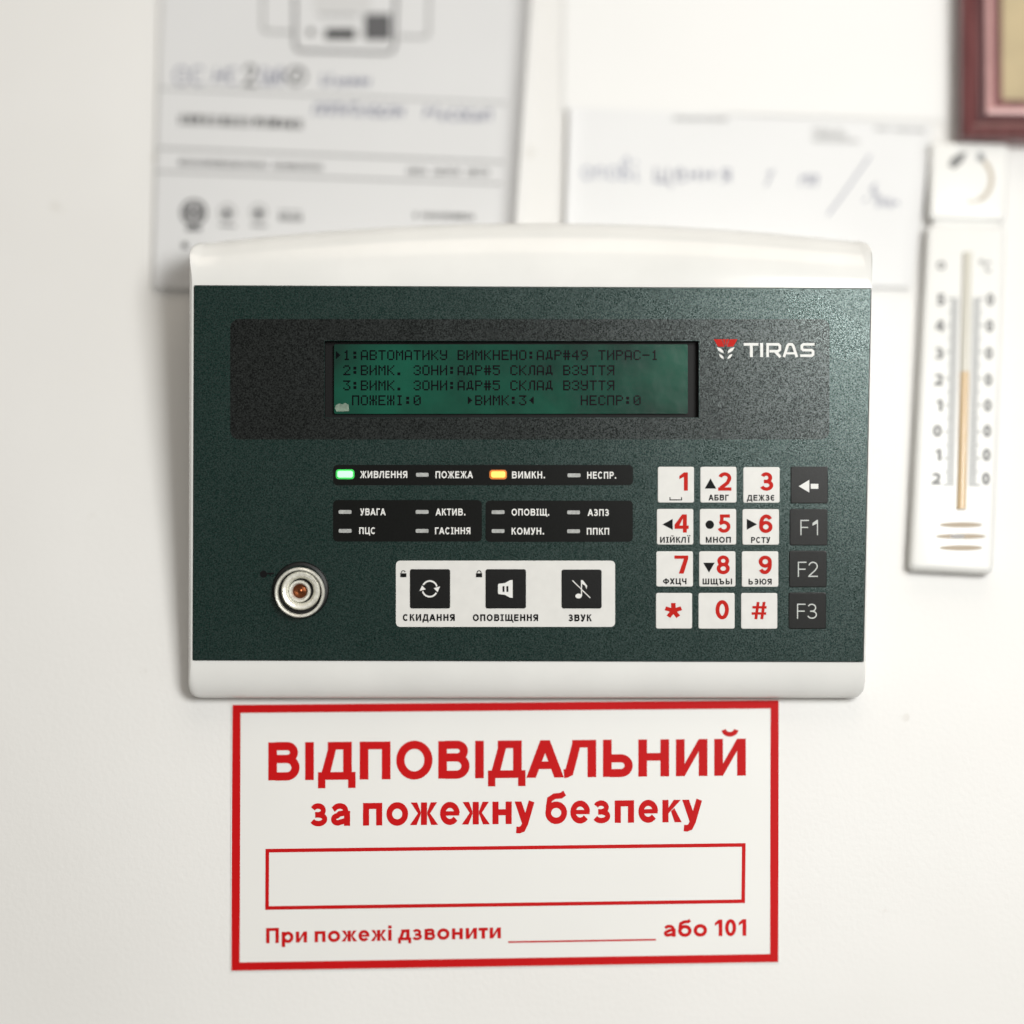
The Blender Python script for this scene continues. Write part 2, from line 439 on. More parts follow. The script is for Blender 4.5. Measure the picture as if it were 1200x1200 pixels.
        for k in range(5):
            a = radians(90 + 72 * k); R([(.31, .5), (.31 + .34 * cos(a), .5 + .34 * sin(a))], t * .9)
    elif ch == '#':
        W = .76; Dg(.14, 0, .26, 1, t * .72); Dg(.44, 0, .56, 1, t * .72); H(.26, 0, W * .97, th * .8); H(.62, .04, W, th * .8)
    elif ch == '.': W = t * 1.1; V(0, 0, t * 1.1, t * 1.1)
    # lower case
    elif ch == 'а':
        W = .72; V(W - t * 1.03, 0, X * .66)
        R([(t * .45, X * .72)] + arc(W * .47, X - .21, W * .47 - t * .6, .21 - th / 2 + .01, 160, 0, 12) + [(W - t * .53, X * .5)], t * .82)
        R([(W - t * .7, X * .58), (W * .45, X * .53)] + arc(W * .36, .21, W * .36 - t / 2, .21 - th / 2, 95, 300, 16) + [(W - t * .7, .17)], t * .8)
    elif ch == 'б':
        W = .80; ring(0, -.01, W, X - .02)
        R([(t / 2, .33), (t / 2 + .01, .55), (.16, .78), (.34, .88), (.58, .90), (W - .09, .98)], t * .85)
    elif ch == 'в': W = .70; V(0, 0, X); th = t * .68; bowl(t * .8, .33, X, W * .94); bowl(t * .8, 0, .33 + th, W)
    elif ch == 'д':
        W = .84; V(W - t - .1, th, X); H(0, 0, W); H(X - th, .2, W - t - .1)
        P.append([(.08, th), (.08 + t, th), (.2 + t * .95, X - th), (.2, X - th)]); V(0, -.2, 0, t * .85); V(W - t * .85, -.2, 0, t * .85)
    elif ch == 'е':
        W = .74; R(arc(W / 2, X / 2, W / 2 - t / 2, X / 2 - th / 2 + .01, 0, 322, 26), t * .88); H(X / 2 - th * .36, t * .8, W - t * .12, th * .72)
    elif ch == 'ж':
        W = 1.02; c = W / 2; V(c - t / 2, 0, X); w = t * 1.1
        for s in (-1, 1):
            P.append([(c + s * c, 0), (c + s * (c - w), 0), (c + s * t / 2, X * .50), (c + s * (t / 2 + .06), X * .6)])
            P.append([(c + s * (c - .03), X), (c + s * (c - .03 - w * .95), X), (c + s * t / 2, X * .55), (c + s * (t / 2 + .06), X * .42)])
    elif ch == 'з':
        W = .66; th = t * .72; r1 = (X / 2 - th / 2) / 2
        R(arc(W * .46, X / 2 + r1, W * .46 - t / 2, r1, 160, -90, 16) + [(W * .3, X / 2)], t * .80)
        R([(W * .3, X / 2 - .004)] + arc(W * .48, X / 4 + th / 4, W * .52 - t / 2, X / 4 - th / 4, 90, -160, 16), t * .80)
    elif ch == 'и': W = .72; V(0, 0, X); V(W - t, 0, X); P.append([(t, 0), (t, .25), (W - t, X), (W - t, X - .25)])
    elif ch == 'і': W = t; V(0, 0, X); V(0, 1 - t * .85, 1)
    elif ch == 'к':
        W = .70; V(0, 0, X); w = t * 1.15
        P.append([(t, .29), (t, .47), (W - .03 - w, X), (W - .03, X)]); P.append([(W, 0), (W - w, 0), (t + .09, .36), (t + .21, .46)])
    elif ch == 'н': W = .70; V(0, 0, X); V(W - t, 0, X); H(X / 2 - th / 2 + .02, t, W - t)
    elif ch == 'о': W = .80; ring(0, -.01, W, X + .01)
    elif ch == 'п': W = .70; V(0, 0, X); V(W - t, 0, X); H(X - th, t, W - t)
    elif ch == 'р': W = .76; V(0, -.27, X); R(arc(W / 2 + .02, X / 2, W / 2 - .02 - t / 2, X / 2 - th / 2 + .01, 155, -155, 24))
    elif ch == 'т': W = .60; V(W / 2 - t / 2, 0, X - th); H(X - th, 0, W)
    elif ch == 'у':
        W = .74; w = t * 1.1
        P.append([(0, X), (w, X), (W / 2 + w * .45, .12), (W / 2 - w * .35, 0), (W / 2 - w * .4, .0)])
        R([(W - w / 2, X), (W / 2 + .02, .02), (W / 2 - .08, -.16), (W / 2 - .2, -.2), (.06, -.19)], t * .95)
    lv = []; nxt = 0; seen = {}
    for e in P:
        g = next((i for i, st in enumerate(G) if id(e) in st), None)
        if g is None: lv.append(nxt); nxt += 1
        else:
            if g not in seen: seen[g] = nxt; nxt += 1
            lv.append(seen[g])
    return P, W, lv

SB = {}
for chars, v in (('ОоСЄ0689еФ', (.055, .055)), ('ВЬБРвр', (.09, .05)), ('АХ', (0, 0)), ('Дд', (.02, .02)), ('Жж', (.005, .005)), ('УуТт', (.015, .015)),
                 ('Л', (0, .09)), ('Кк', (.09, .005)), ('зЗ3', (.03, .05)), ('а', (.045, .07)), ('б', (.055, .045)), ('Я', (.03, .09)), ('Э', (.05, .055)),
                 ('Г', (.09, .01)), ('ЦЩ', (.09, .01)), ('Ю', (.09, .055)), ('I', (.05, .05))):
    for c_ in chars: SB[c_] = v
def text_polys(s, t, x0, x1, yb, yt, yb1=None, gap=.13, space=.34, yt1=None):
    """lay a line of letters out between x0 and x1, baseline yb (yb1 at the right end), cap top yt"""
    x = 0; out = []
    for ch in s:
        if ch == ' ': x += space; continue
        p, w, lv = glyph(ch, t)
        sb = SB.get(ch, (.09, .09))
        if x > 0: x += sb[0]
        out += [([(px + x, py) for px, py in q], l) for q, l in zip(p, lv)]
        x += w + gap + sb[1]; last = gap + sb[1]
    total = x - last
    yb1 = yb if yb1 is None else yb1
    yt1 = yb1 + (yt - yb) if yt1 is None else yt1
    res = []
    for q, l in out:
        r = []; LEV[id(r)] = l; KEEP.append(r)
        for px, py in q:
            k = px / total
            b = yb + (yb1 - yb) * k; tp = yt + (yt1 - yt) * k
            r.append((x0 + (x1 - x0) * k, b + (tp - b) * py))
        res.append(r)
    return res
def lettering(name, mp, s, material, h, parent, x0, x1, yb, yt, t=.19, **kw):
    return flat(mp, text_polys(s, t, x0, x1, yb, yt, **kw), h).build(name, material, parent)
def rect(x0, y0, x1, y1): return [(x0, y0), (x1, y0), (x1, y1), (x0, y1)]
def circle(cx, cy, r, n=28, ry=None): return [(cx + r * cos(2 * pi * i / n), cy + (ry or r) * sin(2 * pi * i / n)) for i in range(n)]

# ================================================================== SETTING
mb = MB()
mb.poly([(-1.6, 0, -1.6), (1.6, 0, -1.6), (1.6, 0, 1.6), (-1.6, 0, 1.6)])
w = mb.build('wall', 'wall'); w['kind'] = 'structure'

# ================================================================== ALARM PANEL
dev = empty('fire_alarm_panel', DEV_LOC, 'white fire alarm control panel with dark green keypad front and lit display', 'alarm panel')
dev.rotation_euler = (T, 0, 0)

# housing: inner outline along the front sheet, outer outline = silhouette, rolled over and run back to the wall
def outline(TL, TR, BR, BL, r, bulge, nt=30, ns=12, nc=7):
    TL, TR, BR, BL = (Vector(p) for p in (TL, TR, BR, BL))
    pts = []; tags = []
    def seg(a, b, n, tag, bl=0):
        d = (b - a).normalized(); a2 = a + d * r; b2 = b - d * r
        for i in range(n + 1):
            k = i / n; p = a2.lerp(b2, k)
            pts.append((p.x, p.y - bl * (1 - (2 * k - 1) ** 2))); tags.append((tag, tag, 0))
    def corner(prev, c, nxt, ta, tb):
        a = c + (prev - c).normalized() * r; b = c + (nxt - c).normalized() * r
        for i in range(1, nc):
            k = i / nc
            p = a * (1 - k) ** 2 + c * 2 * k * (1 - k) + b * k * k
            pts.append((p.x, p.y)); tags.append((ta, tb, k))
    seg(TL, TR, nt, 't', bulge); corner(TL, TR, BR, 't', 's')
    seg(TR, BR, ns, 's'); corner(TR, BR, BL, 's', 'b')
    seg(BR, BL, nt, 'b'); corner(BR, BL, TL, 'b', 's')
    seg(BL, TL, ns, 's'); corner(BL, TL, TR, 's', 't')
    return pts, tags
inner, tags = outline((226.5, 334), (1021.5, 337.5), (1012.5, 776.5), (225, 774.5), 2, 0)
outer, _ = outline((220.6, 278), (1023.8, 276), (1015, 819.5), (219, 819.5), 17, 23)
dep = {'t': .0155, 'b': .0052, 's': .0035}
mb = MB(); n = len(inner); K = 12
pw = {'t': 1.0, 'b': 1.0, 's': 1.0}
rows = []
rows.append([PAN(x, y, -.0012) for x, y in inset(inner, 1.5)])
rows.append([PAN(x, y, -.0002) for x, y in inner])
for k in range(1, K + 1):
    th = k / K * pi / 2
    row = []
    for i in range(n):
        a, b, s = tags[i]
        d = dep[a] * (1 - s) + dep[b] * s
        bl = sin(th) ** 1.0; dd = (1 - cos(th)) ** 1.05
        x = inner[i][0] + (outer[i][0] - inner[i][0]) * bl
        y = inner[i][1] + (outer[i][1] - inner[i][1]) * bl
        row.append(PAN(x, y, -.0002 - d * dd))
    rows.append(row)
back = []
for p in rows[-1]:                                     # straight back to the wall
    wpt = DEV_LOC + (RX @ p)
    k = (-.0004 - wpt.y) / (cos(T))
    q = wpt + Vector((0, cos(T), sin(T))) * k
    back.append(RX.inverted() @ (q - DEV_LOC))
rows.append(back)
for r in rows: mb.v += [tuple(p) for p in r]
for k in range(len(rows) - 1):
    for i in range(n):
        j = (i + 1) % n
        mb.f.append((k * n + i, (k + 1) * n + i, (k + 1) * n + j, k * n + j))
mb.build('housing', 'housing', dev, smooth=40)

# front sheet (membrane) with the display opening
LX0, LY0, LX1, LY1 = 380.5, 399.5, 819, 489.5
def sheet_with_hole(outer_pts, hole, h0, h1, name, material, parent):
    """outer polygon and hole polygon with the same number of points"""
    n = len(outer_pts); mb = MB()
    for L, h in ((outer_pts, h0), (outer_pts, h1), (hole, h1), (hole, h0)):
        mb.v += [tuple(PAN(x, y, h)) for x, y in L]
    for k in range(3):
        for i in range(n):
            j = (i + 1) % n
            mb.f.append((k * n + i, k * n + j, (k + 1) * n + j, (k + 1) * n + i))
    return mb.build(name, material, parent)
hole = [(LX0, LY0), (LX0, LY1), (LX1, LY1), (LX1, LY0)]
face = sheet_with_hole([(228, 335), (226.3, 773.3), (1011.3, 775.2), (1020.3, 338.6)], hole, -.0010, .00010, 'front_sheet', 'face', dev)
so = rrect(270, 374, 972, 515, 10, 5)
sh = []
for k, c in enumerate(((LX1, LY0), (LX0, LY0), (LX0, LY1), (LX1, LY1))): sh += [c] * 6
# display surround: rounded outline joined to the opening
mbs = MB(); nn = len(so)
ov = [PAN(x, y, .00016) for x, y in so]; hv = [PAN(x, y, .00016) for x, y in ((LX1 + .6, LY0 - .6), (LX0 - .6, LY0 - .6), (LX0 - .6, LY1 + .6), (LX1 + .6, LY1 + .6))]
mbs.v = [tuple(p) for p in ov + hv]
for i in range(nn):
    j = (i + 1) % nn; q = i // 6
    if i % 6 < 5: mbs.f.append((i, j, nn + q))
    else: mbs.f.append((i, j, nn + (q + 1) % 4, nn + q))
sur = mbs.build('display_surround', 'surround', dev)

# display well
mb = MB(); W4 = [(LX0, LY0), (LX0, LY1), (LX1, LY1), (LX1, LY0)]
for h in (-.0002, -.0030): mb.v += [tuple(PAN(x, y, h)) for x, y in W4]
for i in range(4): mb.f.append((i, (i + 1) % 4, 4 + (i + 1) % 4, 4 + i))
mb.f.append((4, 5, 6, 7))
well = mb.build('display_well', 'recess', dev)
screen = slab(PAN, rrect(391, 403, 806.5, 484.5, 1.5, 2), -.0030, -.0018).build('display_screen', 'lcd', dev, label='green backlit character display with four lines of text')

# dot-matrix characters
FONT = {
'0': '01110 10001 10011 10101 11001 10001 01110', '1': '00100 01100 00100 00100 00100 00100 01110',
'2': '01110 10001 00001 00010 00100 01000 11111', '3': '11111 00010 00100 00010 00001 10001 01110',
'4': '00010 00110 01010 10010 11111 00010 00010', '5': '11111 10000 11110 00001 00001 10001 01110',
'9': '01110 10001 10001 01111 00001 00010 01100', ':': '00000 01100 01100 00000 01100 01100 00000',
'.': '00000 00000 00000 00000 00000 01100 01100', '#': '01010 01010 11111 01010 11111 01010 01010',
'-': '00000 00000 00000 11111 00000 00000 00000', 'А': '01110 10001 10001 10001 11111 10001 10001',
'В': '11110 10001 10001 11110 10001 10001 11110', 'Т': '11111 00100 00100 00100 00100 00100 00100',
'О': '01110 10001 10001 10001 10001 10001 01110', 'М': '10001 11011 10101 10101 10001 10001 10001',
'И': '10001 10001 10011 10101 11001 10001 10001', 'К': '10001 10010 10100 11000 10100 10010 10001',
'У': '10001 10001 10001 01111 00001 10001 01110', 'Н': '10001 10001 10001 11111 10001 10001 10001',
'Е': '11111 10000 10000 11110 10000 10000 11111', 'Д': '00110 01010 01010 01010 01010 11111 10001',
'Р': '11110 10001 10001 11110 10000 10000 10000', 'С': '01110 10001 10000 10000 10000 10001 01110',
'З': '01110 10001 00001 00110 00001 10001 01110', 'Л': '00111 01001 01001 01001 01001 01001 10001',
'Я': '01111 10001 10001 01111 00101 01001 10001', 'П': '11111 10001 10001 10001 10001 10001 10001',
'Ж': '10101 10101 10101 01110 10101 10101 10101', 'І': '01110 00100 00100 00100 00100 00100 01110',
'>': '00000 01000 01100 01110 01100 01000 00000', '<': '00000 00010 00110 01110 00110 00010 00000'}
LINES = ((0, '>1:АВТОМАТИКУ ВИМКНЕНО:АДР#49 ТИРАС-1', 415.7), (1, '2:ВИМК. ЗОНИ:АДР#5 СКЛАД ВЗУТТЯ', 433.5),
         (1, '3:ВИМК. ЗОНИ:АДР#5 СКЛАД ВЗУТТЯ', 451.3), (2, 'ПОЖЕЖІ:0     >ВИМК:3<     НЕСПР:0', 468.8))
for c0, s, yc in LINES:
    polys = []
    for k, ch in enumerate(s):
        if ch == ' ': continue
        cx = 395.6 + (c0 + k) * 10.335
        for ry, row in enumerate(FONT[ch].split()):
            for rx, bit in enumerate(row):
                if bit == '1':
                    x = cx + (rx - 2.5) * 1.70; y = yc + (ry - 3.5) * 1.68
                    polys.append(rect(x - .02, y - .02, x + 1.72, y + 1.70))
    mb = MB()
    for p in polys: mb.poly([PAN(x, y, -.00174) for x, y in p[::-1]])
    mb.build('display_text', 'lcd_text', screen)
# scrap of protective film in the corner of the screen
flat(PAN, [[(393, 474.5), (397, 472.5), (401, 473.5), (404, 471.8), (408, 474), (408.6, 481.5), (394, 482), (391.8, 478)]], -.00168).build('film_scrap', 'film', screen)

# brand lettering on the surround
def sq(pts): return pts
E8 = lambda zx, zy: (820 + zx / 5.714, 370 + zy / 5.714)
def e8(L): return [E8(*p) for p in L]
lg = []
tw = 2.9
lg += ribbon(e8([(294, 192), (392, 192)]), 3.1) + ribbon(e8([(345, 196), (345, 277)]), 3.4)
lg += ribbon(e8([(414, 183), (414, 277)]), 3.4)
lg += ribbon(e8([(454, 277), (454, 192), (526, 192), (536, 202), (536, 228), (524, 238), (466, 238)]), 3.0) + ribbon(e8([(505, 240), (540, 277)]), 3.2)
lg += ribbon(e8([(563, 277), (588, 200), (596, 192), (616, 192), (624, 200), (650, 277)]), 3.1) + ribbon(e8([(580, 252), (634, 252)]), 2.4)
lg += ribbon(e8([(768, 192), (694, 192), (683, 200), (683, 222), (692, 230), (748, 231), (758, 239), (758, 260), (748, 268), (672, 268)]), 3.0)
flat(PAN, lg, .00024).build('brand_lettering', 'print_white', sur)
def mir(L): return [(2 * 173 - x, y) for x, y in L]
pet = [[(94, 158), (146, 158), (156, 184), (166, 208), (122, 207)], [(151, 157), (171, 157), (171, 206), (160, 182)]]
flat(PAN, [e8(p) for p in pet] + [e8(mir(p)) for p in pet], .00024).build('brand_emblem', 'print_red', sur)
lv = [[(113, 211), (140, 219), (156, 234), (160, 252), (140, 244), (124, 232)], [(128, 256), (146, 263), (157, 275), (160, 291), (143, 283), (133, 271)]]
flat(PAN, [e8(p) for p in lv] + [e8(mir(p)) for p in lv], .00024).build('brand_emblem', 'print_white', sur)

# indicator bars
def led(x0, y0, x1, y1, m, parent, lit=False):
    if lit:
        slab(PAN, rrect(x0 - 1.8, y0 - 1.8, x1 + 1.8, y1 + 1.8, 3.4, 4), .0001, .00026).build('indicator_glow_ring', m + '_rim', parent)  # dimmer emissive ring stands in for the glow around the lamp
    o = slab(PAN, rrect(x0, y0, x1, y1, 1.2 if not lit else 2.4, 3), .0001, .00030 if not lit else .0009, bev=.8 if lit else 0).build('indicator_light', m, parent)
    if lit: o['label'] = 'lit green indicator light' if m == 'led_green' else 'lit orange indicator light'
    return o
bar1 = slab(PAN, rrect(390.5, 544.8, 741.8, 568.6, 5), .0001, .00018).build('indicator_bar', 'bar', dev)
bar2 = slab(PAN, rrect(390.3, 586, 564.8, 634.6, 5), .0001, .00018).build('indicator_bar', 'bar', dev)
bar3 = slab(PAN, rrect(569, 586.6, 741.6, 635, 5), .0001, .00018).build('indicator_bar', 'bar', dev)
led(395.4, 551.8, 413.6, 559.8, 'led_green', bar1, True)
led(487.6, 554.2, 502.3, 558.7, 'led_off', bar1)
led(575.4, 552.4, 592.2, 559.9, 'led_orange', bar1, True)
led(665, 554.8, 680.3, 559.2, 'led_off', bar1)
H1 = .00026
for s, x0, x1, yb, yt, b in (('ЖИВЛЕННЯ', 422, 477.3, 560.2, 552, bar1), ('ПОЖЕЖА', 510.4, 554.3, 560.4, 552.2, bar1),
        ('ВИМКН.', 600, 638.6, 560.6, 552.4, bar1), ('НЕСПР.', 688, 722, 561, 552.8, bar1),
        ('УВАГА', 422, 452, 603.8, 595.8, bar2), ('АКТИВ.', 510.4, 545.3, 604, 596, bar2),
        ('ПЦС', 421, 440.3, 625.8, 617.9, bar2), ('ГАСIННЯ', 509.8, 551.3, 626, 618, bar2),
        ('ОПОВIЩ.', 599.5, 643.6, 604.2, 596.2, bar3), ('АЗПЗ', 688.5, 713.6, 604.6, 596.6, bar3),
        ('КОМУН.', 599.5, 637.5, 626.4, 618.3, bar3), ('ППКП', 687.6, 713.8, 626.6, 618.6, bar3)):
    lettering('lettering', PAN, s, 'print_white', H1, b, x0, x1, yb, yt, t=.21, gap=.06)
for x0, b, ys in ((397, bar2, (597.7, 619.9)), (487.2, bar2, (597.7, 619.9)), (576.2, bar3, (598, 620.1)), (664.6, bar3, (598.2, 620.3))):
    for y in ys: led(x0, y, x0 + 15, y + 4.4, 'led_off', b)

# control strip: white plate with three black buttons
strip = slab(PAN, rrect(464, 657, 720.8, 734.6, 5), .0001, .00020).build('control_strip', 'key_white', dev)
for s, x0, x1, yb, yt in (('СКИДАННЯ', 472, 533, 727.6, 719.6), ('ОПОВIЩЕННЯ', 554, 630.6, 727.8, 719.8), ('ЗВУК', 666, 693.6, 728, 720)):
    lettering('lettering', PAN, s, 'print_black', .00026, strip, x0, x1, yb, yt, t=.25, gap=.06)
for cx, op in ((472.7, 1), (561.4, 0)):
    polys = [rect(cx - 3.6, 671.8, cx + 3.6, 676.4)] + ribbon(arc(cx, 671.6, 2.4, -2.9, 0 if not op else 25, 180, 8), 1.0)
    flat(PAN, polys, .00026).build('padlock_symbol', 'print_black', strip)
def button(x0, y0, x1, y1, r=2.5):
    return slab(PAN, rrect(x0, y0, x1, y1, r, 4), .0001, .00040, bev=.8, bev_h=.00012).build('push_button', 'button_black', dev)
HB = .00044
b1 = button(480.4, 667, 527.6, 713)
pol = ribbon(arc(503.7, 690, 8.8, -9.2, 150, 18, 14), 1.9) + ribbon(arc(503.7, 690, 8.8, -9.2, 330, 198, 14), 1.9)
pol += [[(508.3, 689.2), (515.8, 687.2), (512.8, 694)], [(499, 690.6), (491.6, 692.6), (494.6, 686)]]
flat(PAN, pol, HB).build('reset_symbol', 'print_white', b1)
b2 = button(569, 667, 616.4, 713)
flat(PAN, [[(584.6, 684), (591.8, 683.2), (591.8, 697), (584.6, 696.2), (583.6, 694.8), (583.6, 685.4)], [(591.8, 683.2), (597.6, 679.9), (600.8, 679.6), (600.8, 700.6), (597.6, 700.2), (591.8, 697)]], HB).build('loudspeaker_symbol', 'print_white', b2)
flat(PAN, [rect(588.9, 686.8, 591.2, 693.6), rect(593.4, 686.8, 595.7, 693.6)], HB + .00003).build('pause_symbol', 'print_black', b2)
b3 = button(658, 667.4, 705, 713)
flat(PAN, [circle(678, 698.4, 3.8, 16, 2.8)] + ribbon([(681.4, 698.4), (681.4, 680)], 1.3) + [[(680.8, 679.6), (683, 680), (688.2, 686.6), (687.2, 690.4), (685.6, 686.2), (682, 684)]] + ribbon([(670.8, 680.2), (691.6, 700.6)], 1.1), HB).build('muted_note_symbol', 'print_white', b3)

# keypad
def key(x0, y0, x1, y1, m, label=None):
    return slab(PAN, rrect(x0, y0, x1, y1, 2.2, 4), .0001, .00034, bev=.8, bev_h=.00012).build('key', m, dev, label=label)
HK = .00038
KEYS = (
 (770.8, 547, 813.2, 589, '1', 796, 806, 575, 553.6, None), (820.6, 547, 863, 589, '2', 841.4, 857, 575, 553.6, 'АБВГ'),
 (870.9, 547.4, 913.5, 589.2, '3', 890.6, 906.2, 575, 553.6, 'ДЕЖЗЄ'), (769.7, 596.4, 812.4, 638.2, '4', 790.4, 807, 624.2, 602.8, 'ИIЙКЛЇ'),
 (820, 596.4, 862.6, 638.2, '5', 840.8, 856, 624.2, 602.8, 'МНОП'), (870, 596.6, 912.8, 638.4, '6', 889.4, 905.2, 624.4, 603, 'РСТУ'),
 (769, 646, 812, 687.4, '7', 790.2, 806.4, 672.2, 651, 'ФХЦЧ'), (819.2, 646, 861.8, 687.5, '8', 839.6, 855.2, 672.6, 651.2, 'ШЩЪЫ'),
 (869.2, 646, 912, 687.6, '9', 888.8, 904.4, 672.6, 651.2, 'ЬЭЮЯ'), (768.6, 694.8, 811, 736.6, '*', 780, 798, 728.5, 702.5, None),
 (818.4, 694.8, 860.8, 736.7, '0', 838.2, 854.2, 725.4, 703.6, None), (868.4, 694.9, 910.8, 736.8, '#', 880.6, 898.2, 725.6, 705.4, None))
LET = {'2': (830, 853.8), '3': (875, 908.4), '4': (773.4, 808.8), '5': (826.9, 856.4), '6': (880, 902.6), '7': (776.8, 804.4), '8': (823.2, 857.8), '9': (877, 904.2)}
SYM = {'2': [[(825.8, 572.6), (839.2, 572.6), (832.5, 560.6)]], '4': [[(776.2, 614.6), (788.2, 608), (788.2, 620.8)]],
       '5': [circle(831.6, 614.8, 5, 20)], '6': [[(875, 608), (875, 620.8), (887, 614.4)]], '8': [[(824, 659.4), (837.4, 659.4), (830.7, 671)]]}
for x0, y0, x1, y1, d, dx0, dx1, yb, yt, let in KEYS:
    k = key(x0, y0, x1, y1, 'key_white')
    lettering('digit', PAN, d, 'print_red', HK, k, dx0, dx1, yb, yt, t=.205)
    if let:
        yl = {'2': 586.6, '3': 586.8, '4': 636, '5': 636, '6': 636.2, '7': 684.6, '8': 684.8, '9': 685}[d]
        lettering('letters', PAN, let, 'print_black', HK, k, LET[d][0], LET[d][1], yl, yl - 6.9, t=.23, gap=.05)
    if d in SYM: flat(PAN, SYM[d], HK).build('arrow_symbol' if d != '5' else 'dot_symbol', 'print_black', k)
    if d == '1': flat(PAN, ribbon([(785, 582.6), (785, 585.8), (798.6, 585.8), (798.6, 582.6)], 1.2), HK).build('space_symbol', 'print_black', k)
k = key(926.4, 546.8, 970, 590, 'key_black')
flat(PAN, [[(935.8, 569.8), (948.2, 562.4), (948.2, 577.2)], rect(949.9, 567, 958.8, 572.8)], HK).build('back_arrow_symbol', 'print_white', k)
for x0, y0, x1, y1, s, a, b, yb, yt in ((925.3, 596.4, 969.6, 639.2, ('F', '1'), 937.8, 958.4, 627.2, 609.2), (924.6, 645.2, 968.6, 688.2, ('F', '2'), 934.8, 958.2, 676, 658.2), (924, 694.2, 968, 737, ('F', '3'), 933.8, 957.2, 725, 707.4)):
    k = key(x0, y0, x1, y1, 'key_black')
    lettering('lettering', PAN, 'F', 'print_grey', HK, k, a, a + 10, yb, yt, t=.085)
    lettering('lettering', PAN, s[1], 'print_grey', HK, k, b - (11.2 if s[1] != '1' else 6.4), b, yb, yt, t=.085)

# touch reader, bottom left: turned rings
rd = MB()
def lathe(cx, cy, prof, name, m, parent, seg=48, dx=0, dy=0, label=None):
    mb = MB()
    for r, h in prof:
        for i in range(seg):
            a = 2 * pi * i / seg
            mb.v.append(tuple(PAN(cx + r * cos(a), cy - r * sin(a), h)))
    for k in range(len(prof) - 1):
        for i in range(seg):
            j = (i + 1) % seg
            mb.f.append((k * seg + i, k * seg + j, (k + 1) * seg + j, (k + 1) * seg + i))
    if prof[-1][0] < 1.5: mb.f.append(tuple((len(prof) - 1) * seg + i for i in range(seg)))
    return mb.build(name, m, parent, smooth=35, label=label)
CX, CY = 352.5, 692.5
base = lathe(CX, CY - 1.2, [(33.2, .0001), (33.2, .0008), (32, .0014), (29, .0016), (29, .0002)], 'touch_reader', 'reader_black', dev, label='round steel touch reader with copper contact')
lathe(CX - .4, CY + 1.5, [(29.3, .0003), (29.3, .0028), (28.6, .0034), (27.6, .0036), (26.2, .0034), (25.7, .0026), (25.5, .0004)], 'outer_ring', 'steel', base)
lathe(CX - .4, CY + 1, [(26.5, .0003), (14, .0003), (1.0, .0003)], 'reader_floor', 'reader_black', base)
lathe(CX + .8, CY - .6, [(22.6, .0004), (22.6, .0023), (21.8, .0030), (20.5, .0033), (17.8, .0031), (15.4, .0022), (14.4, .0012), (14.2, .0004)], 'inner_ring', 'steel', base)
lathe(CX - .8, CY + .2, [(12.9, .0004), (12.9, .0016), (12.2, .0021), (10.4, .0021), (8.8, .0016), (8.3, .0006)], 'contact_cup', 'steel', base)
lathe(CX - .6, CY, [(8.4, .0005), (7.6, .0005), (5.6, .0006), (3.2, .0011), (1.2, .0013)], 'contact', 'copper', base)
flat(PAN, [circle(308.8, 672.8, 4.2, 18)] + ribbon([(312.5, 672.2), (321, 672)], 2.0) + ribbon([(317, 672), (317, 675)], 1.6), .00014).build('key_symbol', 'print_black', dev)

# ================================================================== SIGN under the panel
def sheet_thing(name, corners, h, thick, material, label, cat, nx=1, ny=1, bend=None, rootpx=None):
    """a thin sheet on the wall; corners TL TR BR BL in grid units"""
    TL, TR, BR, BL = (Vector(c) for c in corners)
    bl = (BL + BR) / 2
    loc = wall_pt(bl.x, bl.y, 0)
    root = empty(name, loc, label, cat)
    mp = wall_map(loc)
    mb = MB()
    for layer in (0, 1):
        for j in range(ny + 1):
            for i in range(nx + 1):
                u = i / nx; v = j / ny
                p = TL.lerp(TR, u).lerp(BL.lerp(BR, u), v)
                hh = h + (bend(u, v) if bend else 0)
                mb.v.append(tuple(mp(p.x, p.y, hh + (thick if layer else 0)) if layer == 0 else mp(p.x, p.y, hh) + Vector((0, -thick, 0))))
    N = (nx + 1) * (ny + 1); I = lambda i, j, l: l * N + j * (nx + 1) + i
    for j in range(ny):
        for i in range(nx):
            mb.f.append((I(i, j, 1), I(i, j + 1, 1), I(i + 1, j + 1, 1), I(i + 1, j, 1)))
            mb.f.append((I(i, j, 0), I(i + 1, j, 0), I(i + 1, j + 1, 0), I(i, j + 1, 0)))
    for i in range(nx):
        mb.f.append((I(i, 0, 0), I(i, 0, 1), I(i + 1, 0, 1), I(i + 1, 0, 0))); mb.f.append((I(i, ny, 0), I(i + 1, ny, 0), I(i + 1, ny, 1), I(i, ny, 1)))
    for j in range(ny):
        mb.f.append((I(0, j, 0), I(0, j + 1, 0), I(0, j + 1, 1), I(0, j, 1))); mb.f.append((I(nx, j, 0), I(nx, j, 1), I(nx, j + 1, 1), I(nx, j + 1, 0)))
    mb.build('sheet', material, root, smooth=40 if bend else None)
    return root, mp

